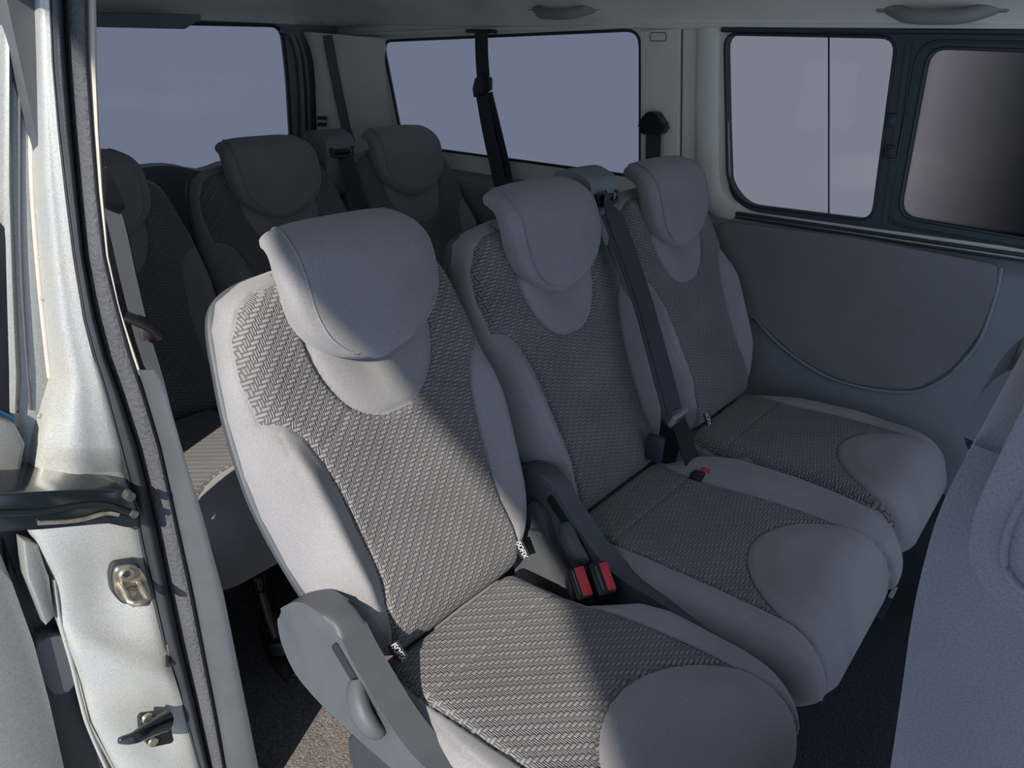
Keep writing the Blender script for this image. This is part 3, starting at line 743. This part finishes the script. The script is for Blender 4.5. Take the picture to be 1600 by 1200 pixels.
# ---- cushion
def path(s):
    """base line of the cushion in (y, z) and its outward normal, s from the rear"""
    A, r = .412, .034
    if s < A: return (-s, .365+.006*math.sin(PI*min(s/A, 1))), (0, 1)
    if s < A+r*PI/2:
        a = (s-A)/r; return (-A-r*math.sin(a), .365-r*(1-math.cos(a))), (-math.sin(a), math.cos(a))
    e = s-A-r*PI/2; return (-A-r+e*.45, .365-r-e), (-1, -.12)
SL = .412+.034*PI/2+.050
def build_cushion(wl, wr_, padL=True, padR=True):
    """wl, wr_: lists of (s, halfwidth)"""
    NX, NS = 120, 130
    fl_ = lambda s: np.interp(s, [p[0] for p in wl], [p[1] for p in wl])
    fr_ = lambda s: np.interp(s, [p[0] for p in wr_], [p[1] for p in wr_])
    SS = np.linspace(0, SL, NS+1); th = np.linspace(-1, 1, NX+1); k = .7*th+.3*np.sin(th*PI/2)
    G = []
    for s in SS:
        L, R = fl_(s), fr_(s); G.append(np.stack([np.where(k < 0, k*L, k*R), np.full(NX+1, s)], 1))
    G = np.array(G).reshape(-1, 2)
    out = [(-fl_(s), s) for s in SS]+[(fr_(s), s) for s in SS[::-1]]
    d = np.maximum(polyline_sdf(G, out), 0); s = G[:, 1]; x = G[:, 0]
    dr = np.where(x < 0, x+fl_(s), fr_(s)-x); dr = np.maximum(dr, 0); de = np.maximum(SL-s, 0)
    R = .058; dd = np.minimum(d if True else dr, R); q = 1-np.minimum(np.minimum(dr/R, np.minimum(de/.05, (s+.05)/.05)), 1)
    h = R*np.sqrt(np.maximum(0, 1-q*q))
    pl = -.178 if padL else -.195; prr = .160 if padR else .178
    oc = ((x/.186)**2+((s-.525)/.222)**2); sdO = (1-np.sqrt(oc))*.2
    patp = [(pl*.93, .012), (pl, .10), (pl, .20), (pl*.96, .33), (pl*.93, .46), (0, .55), (prr*.98, .46), (prr*.98, .36), (prr*.88, .25), (prr*.74, .14), (prr*.78, .06), (prr*.86, .012)]
    sdP = polyline_sdf(G, rpoly(patp, .03, 4)); 
    bol = smoothstep(0, .05, -sdP)*smoothstep(0, .05, dr)*(sdO < 0)
    h += bol*.016*smoothstep(.0, .12, s)
    h += np.where(sdO > 0, .010*smoothstep(0, .05, sdO), 0)
    h += np.where((sdP > 0) & (sdO < 0), -.004+.003*smoothstep(0, .01, np.minimum(sdP, -sdO)), 0)
    h -= .0045*gauss(sdO, .0035)+.004*gauss(sdP, .0032)*(sdO < .003)
    h -= .0028*gauss(s-.112, .003)*(sdP > 0)
    h -= .024*smoothstep(.030, .004, s)
    h -= .0016*gauss(dr-.03, .0025)*(sdP < -.01)*(s > .1)
    def to3(x_, s_, h_):
        (y, z), (ny_, nz_) = path(s_); return (x_, y+ny_*h_, z+nz_*h_)
    V = [to3(x[i], s[i], h[i]) for i in range(len(x))]; U = [tuple(g) for g in G]
    F = []
    for i in range(NS):
        for j in range(NX):
            a = i*(NX+1)+j; F.append((a, a+NX+1, a+NX+2, a+1))
    V1, U1, oval, rest, _ = clip(V, U, F, sdO)
    s2 = list(sdP)+list(polyline_sdf(np.array(U1[len(V):]), rpoly(patp, .03, 4)))
    V2, U2, pat, bols, _ = clip(V1, U1, rest, s2)
    for side in (0, NX):
        base = len(V2)
        for i in range(NS+1):
            v = V2[i*(NX+1)+side]; V2.append((v[0]*.985, v[1], min(v[2]-.005, .285))); U2.append(U2[i*(NX+1)+side])
        for i in range(NS):
            a = i*(NX+1)+side; b = (i+1)*(NX+1)+side; q4 = (a, b, base+i+1, base+i)
            bols.append(q4[::-1] if side == 0 else q4)
    return compact(V2, U2, bols), compact(V2, U2, pat), compact(V1, U1, oval)
cw_l = [(0, .198), (.06, .204), (.12, .218), (.20, .236), (.30, .240), (.40, .236), (.46, .222), (.50, .20), (SL, .185)]
CA = build_cushion(cw_l, [(0, .140), (.12, .142), (.165, .150), (.20, .178), (.235, .206), (.28, .220), (.40, .222), (.46, .212), (.50, .195), (SL, .18)])
CB = build_cushion([(0, .198), (.06, .204), (.12, .218), (.20, .234), (.30, .238), (.40, .236), (.46, .222), (.50, .205), (SL, .19)], [(0, .160), (.05, .18), (.10, .235), (.16, .270), (.30, .284), (.40, .280), (.46, .262), (.50, .235), (SL, .21)])
CC = build_cushion([(0, .195), (.10, .203), (.30, .202), (.40, .198), (.46, .194), (SL, .185)], [(0, .145), (.06, .170), (.16, .195), (.28, .218), (.40, .222), (.46, .212), (.50, .195), (SL, .18)], padL=False)
# ---- ISOFIX fabric tag
def isofix(root, x, y, z, rz, flip=1):
    t = box('isofix_tag', (0, 0, 0), (.0022, .017, .036), LABEL, root, .0008)
    t.location = (x, y, z); t.rotation_euler = (math.radians(-24), 0, rz); t['label'] = 'black fabric tag with white ISOFIX lettering'
    cu = bpy.data.curves.new('isofix_lettering', 'FONT'); cu.body = 'ISOFIX'; cu.size = .0125; cu.align_x = 'CENTER'; cu.align_y = 'CENTER'; cu.extrude = .0002; cu.offset = 0; cu.space_character = 1.0
    tmp = bpy.data.objects.new('tmp', cu); COL.objects.link(tmp); dg = bpy.context.evaluated_depsgraph_get()
    me = bpy.data.meshes.new_from_object(tmp.evaluated_get(dg)); bpy.data.objects.remove(tmp)
    o = link('isofix_lettering', me, WHITE, t, False); me.materials.clear(); me.materials.append(WHITE)
    # letters run down the tag, on the -x face
    o.rotation_euler = Matrix(((0, 0, -1), (0, -1, 0), (-1, 0, 0))).transposed().to_euler()
    o.rotation_euler = Matrix(((0, 0, -1), (0, -1, 0), (-1, 0, 0))).to_euler()
    o.location = (-.0014, 0, 0)
    return t
def hinge_cover(root, xs_=-.226, full=True):
    """grey plastic recliner cover outboard of the cushion, with the tilt lever"""
    pts = [(.112, .495), (.052, .548), (-.020, .548), (-.046, .508), (-.082, .475), (-.112, .446), (-.155, .418), (-.26, .405), (-.36, .385), (-.42, .37), (-.42, .345), (-.25, .358), (-.06, .366), (.03, .376), (.085, .395), (.112, .440)]
    poly = rpoly(pts, .03, 5)
    hc = prism('hinge_cover', poly, 0, xs_-.020, xs_+.022, PLG, root, bev=.011, seg=4)
    slot = prism('lever_slot', rpoly([(-.022, .520), (-.010, .505), (-.082, .438), (-.097, .446)], .006), 0, xs_-.0215, xs_-.012, PLB, hc)
    lp = [Vector((0, .004, -.020))+Vector((xs_-.018, -.058, .492)), Vector((0, .004, -.020))+Vector((xs_-.028, -.070, .480)), Vector((0, .004, -.020))+Vector((xs_-.034, -.085, .466)), Vector((0, .004, -.020))+Vector((xs_-.032, -.100, .450)), Vector((0, .004, -.020))+Vector((xs_-.024, -.108, .440))]
    P = spline(lp, 5); rings = []
    for i, p in enumerate(P):
        k = i/(len(P)-1); r = .008+.010*math.sin(PI*min(1, .12+k*.85))**.8; t = (P[min(i+1, len(P)-1)]-P[max(i-1, 0)]).normalized(); s = t.cross(Vector((1, 0, 0))).normalized(); q = s.cross(t)
        rings.append([p+s*r*math.cos(2*PI*j/16)+q*r*.75*math.sin(2*PI*j/16) for j in range(16)])
    loft('tilt_lever', rings, PLG, hc)
    return hc
def seat_base(root, wl=.2, wr_=.18):
    b = prism('seat_pan', rpoly([(.02, .30), (-.43, .30), (-.40, .21), (-.05, .19), (.02, .22)], .02), 0, -wl, wr_, PLD, root, bev=.008)
    for x in (-wl+.05, wr_-.05):
        prism('leg', rpoly([(-.30, .22), (-.06, .22), (-.02, .03), (.02, .012), (.02, .009), (-.36, .009), (-.34, .03)], .01), 0, x-.018, x+.018, PLD, root, bev=.004)
    return b
def make_seat(label, group, cush, wl, wr_, tags=(True, True), hinge=True):
    root = empty('passenger_seat', (0, 0, 0), label, 'seat', group)
    mesh_obj('backrest', BK[0], FAB, root); mesh_obj('woven_back_panel', BK[1], WEAVE, root); mesh_obj('neck_panel', BK[2], FAB, root)
    back_shell(root); headrest(root)
    mesh_obj('cushion', cush[0], FAB, root); mesh_obj('woven_seat_panel', cush[1], WEAVE, root); mesh_obj('thigh_pad', cush[2], FAB, root)
    seat_base(root, wl, wr_)
    if hinge: hinge_cover(root)
    if tags[0]: isofix(root, *at(622, 1018, 1, -.050), math.radians(62))
    if tags[1]: isofix(root, *at(815, 858, 1, -.022), math.radians(40))
    return root
GR = 'seats of the middle row'; GR3 = 'seats of the back row'
s1 = make_seat('nearest grey seat, half in bright sun, woven back, plastic hinge cover beside it', GR, CA, .21, .19)
s2 = make_seat('shaded grey seat in the middle of the front trio, belt tower on its right shoulder', GR, CB, .22, .22, (False, False))
s3 = make_seat('shaded grey seat beside the far side panel, next to the sliding window', GR, CC, .19, .18, (True, False), hinge=False)
s2.location = (.469, 0, 0); s3.location = (.958, 0, 0)
def copy_tree(o, parent=None):
    c = o.copy(); COL.objects.link(c); c.parent = parent
    for ch in list(o.children): copy_tree(ch, c)
    return c
R3 = dict(y=.928, z=-.005)
for src, x, lab in ((s1, .017, 'back row seat behind the door pillar, partly hidden by its belt'),
                    (s2, .501, 'back row seat in the middle, in front of the rear door window'),
                    (s3, .984, 'back row seat on the far side, in front of the rear side window')):
    c = copy_tree(src); c.location = (x, R3['y'], R3['z']); c['label'] = lab; c['group'] = GR3

# ---------------------------------------------------------------- seat belts of the middle row
def bpt(x, t, off): p = BO+BV*t+NV*off; return Vector((p[0]+x, p[1], p[2]))
def belt_tower(x, oy, oz, label):
    r = empty('belt_tower', (x, oy+.25, oz+.80), label, 'belt guide', 'belt towers on the seat backs')
    O = Vector((0, oy, oz))
    prof = rpoly([(.215, .80), (.200, .90), (.195, .950), (.205, .970), (.250, .988), (.300, .978), (.310, .90), (.31, .80)], .018, 5)
    pp = [(a+oy, b+oz) for a, b in prof]
    loc(prism('tower_housing', pp, 0, x-.052, x+.052, WALLP, None, bev=.016, seg=4), r)
    loc(box('belt_slot', (x, oy+.197, oz+.930), (.062, .012, .016), PLB, None, .005), r)
    loc(tube('slot_rim', [Vector((x-.038, .191, .943))+O, Vector((x-.036, .188, .922))+O, Vector((x, .185, .917))+O, Vector((x+.036, .188, .922))+O, Vector((x+.038, .191, .943))+O], .005, PLD, n=8), r)
    return r
TX = .695
belt_tower(.672, 0, .010, 'grey belt tower between the second and third seats of the front trio')
belt_tower(.738, .928, .004, 'dark belt tower in the back row between middle and far seats')
def belt(label, loc_):
    return empty('seat_belt', loc_, label, 'seat belt', 'seat belts')
sb = belt('dark seat belt running from the belt tower down to the bench between two seats', (TX, .12, .9))
pts = [Vector((.674, .186, .936))]+[at(u, v, 1, y) for u, v, y in ((958, 330, .150), (985, 405, .105), (1010, 480, .050), (1032, 560, -.005), (1054, 642, -.055))]
loc(ribbon('webbing', pts, .046, (-.2, -1, .3), BELT), sb)
loc(ribbon('webbing', [p+Vector((-.010, .004, 0)) for p in pts[1:]], .046, (-.2, -1, .3), BELT), sb)
lt_ = at(1060, 652, 1, -.066)
loc(box('latch_plate', lt_, (.060, .010, .026), HANDLE, None, .003, Matrix.Rotation(math.radians(24), 3, 'X')), sb)
loc(box('latch_slot', lt_+Vector((0, -.004, .002)), (.046, .006, .006), PLB, None, .001, Matrix.Rotation(math.radians(24), 3, 'X')), sb)
loc(ribbon('lower_webbing', [lt_+Vector((0, 0, -.008)), at(1066, 675, 1, -.072), at(1076, 705, 1, -.085), at(1090, 742, 1, -.105)], .044, (-.2, -1, .3), PLB), sb)
loc(box('anchor_boot', lt_+Vector((-.030, .03, -.070)), (.020, .04, .060), PLD, None, .008), sb)
def buckle(name, cen, label, n=1, ang=0.0, grp=None):
    r = empty(name, cen, label, 'buckle', grp)
    return r
# twin buckle beside the nearest seat
tb = empty('twin_buckle', tuple(at(925, 909, 2, .425)), 'black double belt buckle with two red release buttons beside the nearest seat', 'buckle')
_n = Vector((-.42, -.34, .84)).normalized(); _x = Vector((-.56, -.80, -.2)); _x = (_x-_n*_x.dot(_n)).normalized(); _y = _n.cross(_x)
Q = Matrix((_x, _y, _n)).transposed()
def tbx(name, c, s, m, bev, par=tb):
    c = Q @ Vector(c)+tb.location; o = box(name, (0, 0, 0), s, m, None, bev, Q); o.data.transform(Matrix.Translation(c)); return loc(o, par)
QX = Matrix.Identity(3)
tbx('buckle_body', (-.0, .017, -.022), (.058, .032, .06), PLB, .006)
tbx('buckle_body', (-.004, -.019, -.028), (.058, .030, .06), PLB, .006)
tbx('release_button', (.0, .026, .0078), (.048, .014, .006), RED, .002)
tbx('release_button', (-.004, -.014, .0018), (.050, .017, .006), RED, .002)
tbx('tongue_slot', (.0, .012, .0082), (.042, .0025, .003), STEEL, .0008)
tbx('tongue_slot', (-.004, -.026, .0020), (.042, .0025, .003), STEEL, .0008)
# single red release at the bench pocket
sbk = empty('belt_buckle', (.772, -.150, .425), 'small red-topped buckle sunk in the pocket of the bench between two seats', 'buckle')
p = at(1101, 739, 2, .432)
sbk.location = p
loc(box('buckle_body', p+Vector((-.01, .008, -.02)), (.040, .028, .045), PLB, None, .005), sbk)
loc(box('release_button', p+Vector((.006, 0, .003)), (.018, .020, .010), RED, None, .003), sbk)
loc(prism('buckle_pocket', rpoly([(p.x-.012, p.y+.010), (p.x+.115, p.y-.062), (p.x+.130, p.y-.040), (p.x+.010, p.y+.035)], .012), 2, p.z-.02, p.z-.001, FABD, None, bev=.003), sbk)
# lower strut behind the twin buckle
hs = prism('hinge_strut', rpoly([(.03, .44), (-.02, .455), (-.085, .38), (-.10, .345), (.03, .33)], .01), 0, -.275, -.245, PLG, s2, bev=.006)
# grey recliner bracket seen right of the nearest seat
prism('inner_bracket', rpoly([(.05, .43), (.01, .50), (-.02, .48), (-.05, .41), (-.06, .34), (.05, .34)], .01), 0, .205, .222, PLG, s1, bev=.005)

# belts of the back row on the walls
fb = belt('dark seat belt hanging in front of the rear side window with a black guide', tuple(at(755, 60, 0, WX-.02)))
def wp(u, v, x): return at(u, v, 0, x)
loc(box('belt_guide', wp(752, 49, WX-.02), (.03, .11, .012), PLB, None, .004), fb)
loc(ribbon('webbing', [wp(752, 50, WX-.03), wp(753, 90, WX-.04), wp(756, 130, WX-.045)], .052, (-1, 0, 0), BELT), fb)
gp = wp(756, 136, WX-.052)
loc(prism('belt_guide_loop', [wp(u, v, WX-.05)[1:] for u, v in ((745, 122), (757, 114), (768, 122), (768, 140), (757, 150), (743, 152), (741, 138))], 0, WX-.062, WX-.042, PLB, None, bev=.005), fb)
loc(ribbon('webbing', [wp(753, 148, WX-.055), wp(762, 200, WX-.07), wp(774, 256, WX-.09), wp(783, 300, WX-.11)], .046, (-1, -.1, 0), BELT), fb)
loc(ribbon('webbing', [wp(762, 146, WX-.050), wp(775, 200, WX-.052), wp(787, 250, WX-.056), wp(794, 283, WX-.058)], .040, (-1, 0, 0), BELT), fb)
loc(box('belt_outlet', wp(800, 281, WX-.052)+Vector((0, 0, 0)), (.05, .12, .004), PLG, None, .002), fb)
fb2 = belt('black belt anchor cap and webbing on the pillar between the two side windows', tuple(wp(1022, 190, WX-.02)))
loc(prism('anchor_cap', rpoly([wp(u, v, WX-.02)[1:] for u, v in ((1015, 177), (1021, 173), (1031, 175), (1038, 187), (1045, 195), (1044, 205), (1034, 211), (1010, 209), (1003, 200), (1005, 190))], .006), 0, WX-.045, WX-.012, PLB, None, bev=.010, seg=4), fb2)
loc(ribbon('webbing', [wp(1021, 205, WX-.028), wp(1020, 250, WX-.03), wp(1020, 300, WX-.05)], .046, (-1, 0, 0), BELT), fb2)
# near belt of the back row
YB = .62
nb = belt('seat belt with black latch plate hanging just behind the grey door pillar trim', tuple(at(190, 330, 1, YB)))
def np_(u, v, y=YB): return at(u, v, 1, y)
loc(ribbon('webbing', [np_(162, 290), np_(182, 350), np_(200, 430), np_(222, 520), np_(246, 600), np_(268, 690)], .030, (-.9, -.6, 0), BELT), nb)
loc(prism('belt_guide', rpoly([(np_(u, v)[0], np_(u, v)[2]) for u, v in ((158, 255), (166, 268), (186, 310), (190, 326), (170, 330), (158, 318))], .006), 1, YB-.015, YB+.012, PLB, None, bev=.005), nb)
tg = tube('latch_plate', [np_(196, 494, YB-.02), np_(214, 501, YB-.03), np_(236, 512, YB-.04), np_(251, 526, YB-.045)], (.016, .008), PLB, None, 12); loc(tg, nb)
loc(box('latch_tongue', np_(228, 520, YB-.02), (.02, .012, .026), STEEL, None, .003), nb)
# belts hanging from the back row tower
tb3 = belt('dark belt hanging from the back row tower down the seat back', (.79, 1.07, .9))
O3 = Vector((-.042, .928, -.005))
loc(ribbon('webbing', [Vector((.790, .190, .925))+O3, bpt(.795, .42, .062)+O3, bpt(.80, .28, .075)+O3, bpt(.80, .12, .072)+O3], .046, (-.2, -1, .3), BELT), tb3)

# ---------------------------------------------------------------- grab handles on the headliner
def grab(u0, u1, vt, label):
    a = at(u0, vt, 0, WX-.03); b = at(u1, vt, 0, WX-.03); m_ = (a+b)/2
    r = empty('grab_handle', tuple(m_), label, 'handle', 'ceiling grab handles')
    P = spline([a+Vector((.012, 0, .012)), a.lerp(b, .12)+Vector((-.004, 0, .0)), a.lerp(b, .3)+Vector((-.030, 0, -.012)), a.lerp(b, .7)+Vector((-.030, 0, -.012)), a.lerp(b, .88)+Vector((-.004, 0, 0)), b+Vector((.012, 0, .012))], 6)
    loc(tube('handle_bar', P, (.015, .015), HANDLE, None, 14), r)
    for p in (a, b):
        bm = bmesh.new(); box_bm(bm, (p.x+.010, p.y, p.z+.010), (.03, .045, .026), .009); loc(mbm('handle_mount', bm, HANDLE, None, True), r)
grab(832, 930, 15, 'curved grey ceiling grab handle above the rear side window')
grab(1382, 1560, 17, 'curved grey ceiling grab handle above the sliding window')

# ---------------------------------------------------------------- front row bench, seen from its outer side
fs = empty('front_seat', (-.0, -.72, 0), 'grey front row seat at the right edge, seen from its side with fat headrest', 'seat')
def slab(name, poly, x0, x1, bev, m, seg=5):
    return loc(prism(name, rpoly(poly, .05, 6), 0, x0, x1, m, None, bev=bev, seg=seg), fs)
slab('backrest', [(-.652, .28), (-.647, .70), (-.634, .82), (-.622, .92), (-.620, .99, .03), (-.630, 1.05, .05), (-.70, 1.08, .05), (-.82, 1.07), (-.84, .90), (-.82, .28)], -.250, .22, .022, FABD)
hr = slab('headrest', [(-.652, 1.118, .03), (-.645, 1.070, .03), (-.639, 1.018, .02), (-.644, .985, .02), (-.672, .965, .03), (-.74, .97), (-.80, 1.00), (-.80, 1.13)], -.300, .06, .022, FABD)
slab('shoulder_cap', [(-.600, .90, .02), (-.599, .955, .02), (-.618, .995, .03), (-.70, 1.01), (-.70, .90)], .02, .14, .015, GLOSSB)
slab('cushion', [(-.66, .30), (-.66, .42), (-1.15, .44), (-1.17, .30)], -.245, .22, .03, FAB)
slab('seat_pan', [(-.66, .30), (-.66, .20), (-1.05, .20), (-1.10, .30)], -.22, .20, .01, PLD)
# headrest piping
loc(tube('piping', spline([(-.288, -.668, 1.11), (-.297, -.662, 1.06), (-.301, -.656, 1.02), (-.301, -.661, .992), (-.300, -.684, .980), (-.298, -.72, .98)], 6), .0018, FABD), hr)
# chrome seat rail end in the footwell
rl = empty('floor_rail', tuple(at(1400, 912, 2, .03)), 'short metal seat rail on the dark floor behind the front seat', 'rail')
p = at(1400, 912, 2, .03)
loc(box('rail_channel', (p.x+.03, p.y+.01, .014), (.34, .035, .012), PLD, None, .003), rl)
loc(box('rail_glint', (p.x, p.y-.002, .026), (.11, .010, .010), CREAM, None, .001), rl)  # pale non-metal strip, the chrome's glint put into its colour
# floor latch and strut behind the nearest seat
lk = empty('seat_latch', tuple(at(455, 1050, 2, .02)), 'worn metal seat floor latch with strut, behind the nearest seat', 'latch')
def fp(u, v, z): return at(u, v, 2, z)
loc(tube('latch_strut', [fp(402, 905, .16), fp(418, 960, .10), fp(437, 1010, .05)], (.010, .006), STEEL, None, 10), lk)
loc(prism('latch_base', rpoly([tuple(fp(u, v, .012))[:2] for u, v in ((400, 980), (440, 1010), (474, 1050), (470, 1066), (448, 1068), (424, 1040))], .008), 2, .008, .022, STEEL, None, bev=.003), lk)
loc(box('latch_block', fp(436, 1008, .05), (.03, .03, .035), STEEL, None, .004, Matrix.Rotation(.7, 3, 'Z')), lk)
loc(tube('latch_loop', [fp(396, 900, .19), fp(400, 925, .15), fp(412, 925, .15), fp(414, 895, .19)], .004, PLB, None, 8), lk)
bm = bmesh.new(); c = fp(460, 1052, .022); cyl_bm(bm, c, c+Vector((0, 0, .006)), .008, .007, 16); loc(mbm('latch_bolt', bm, STEEL, None, True), lk)
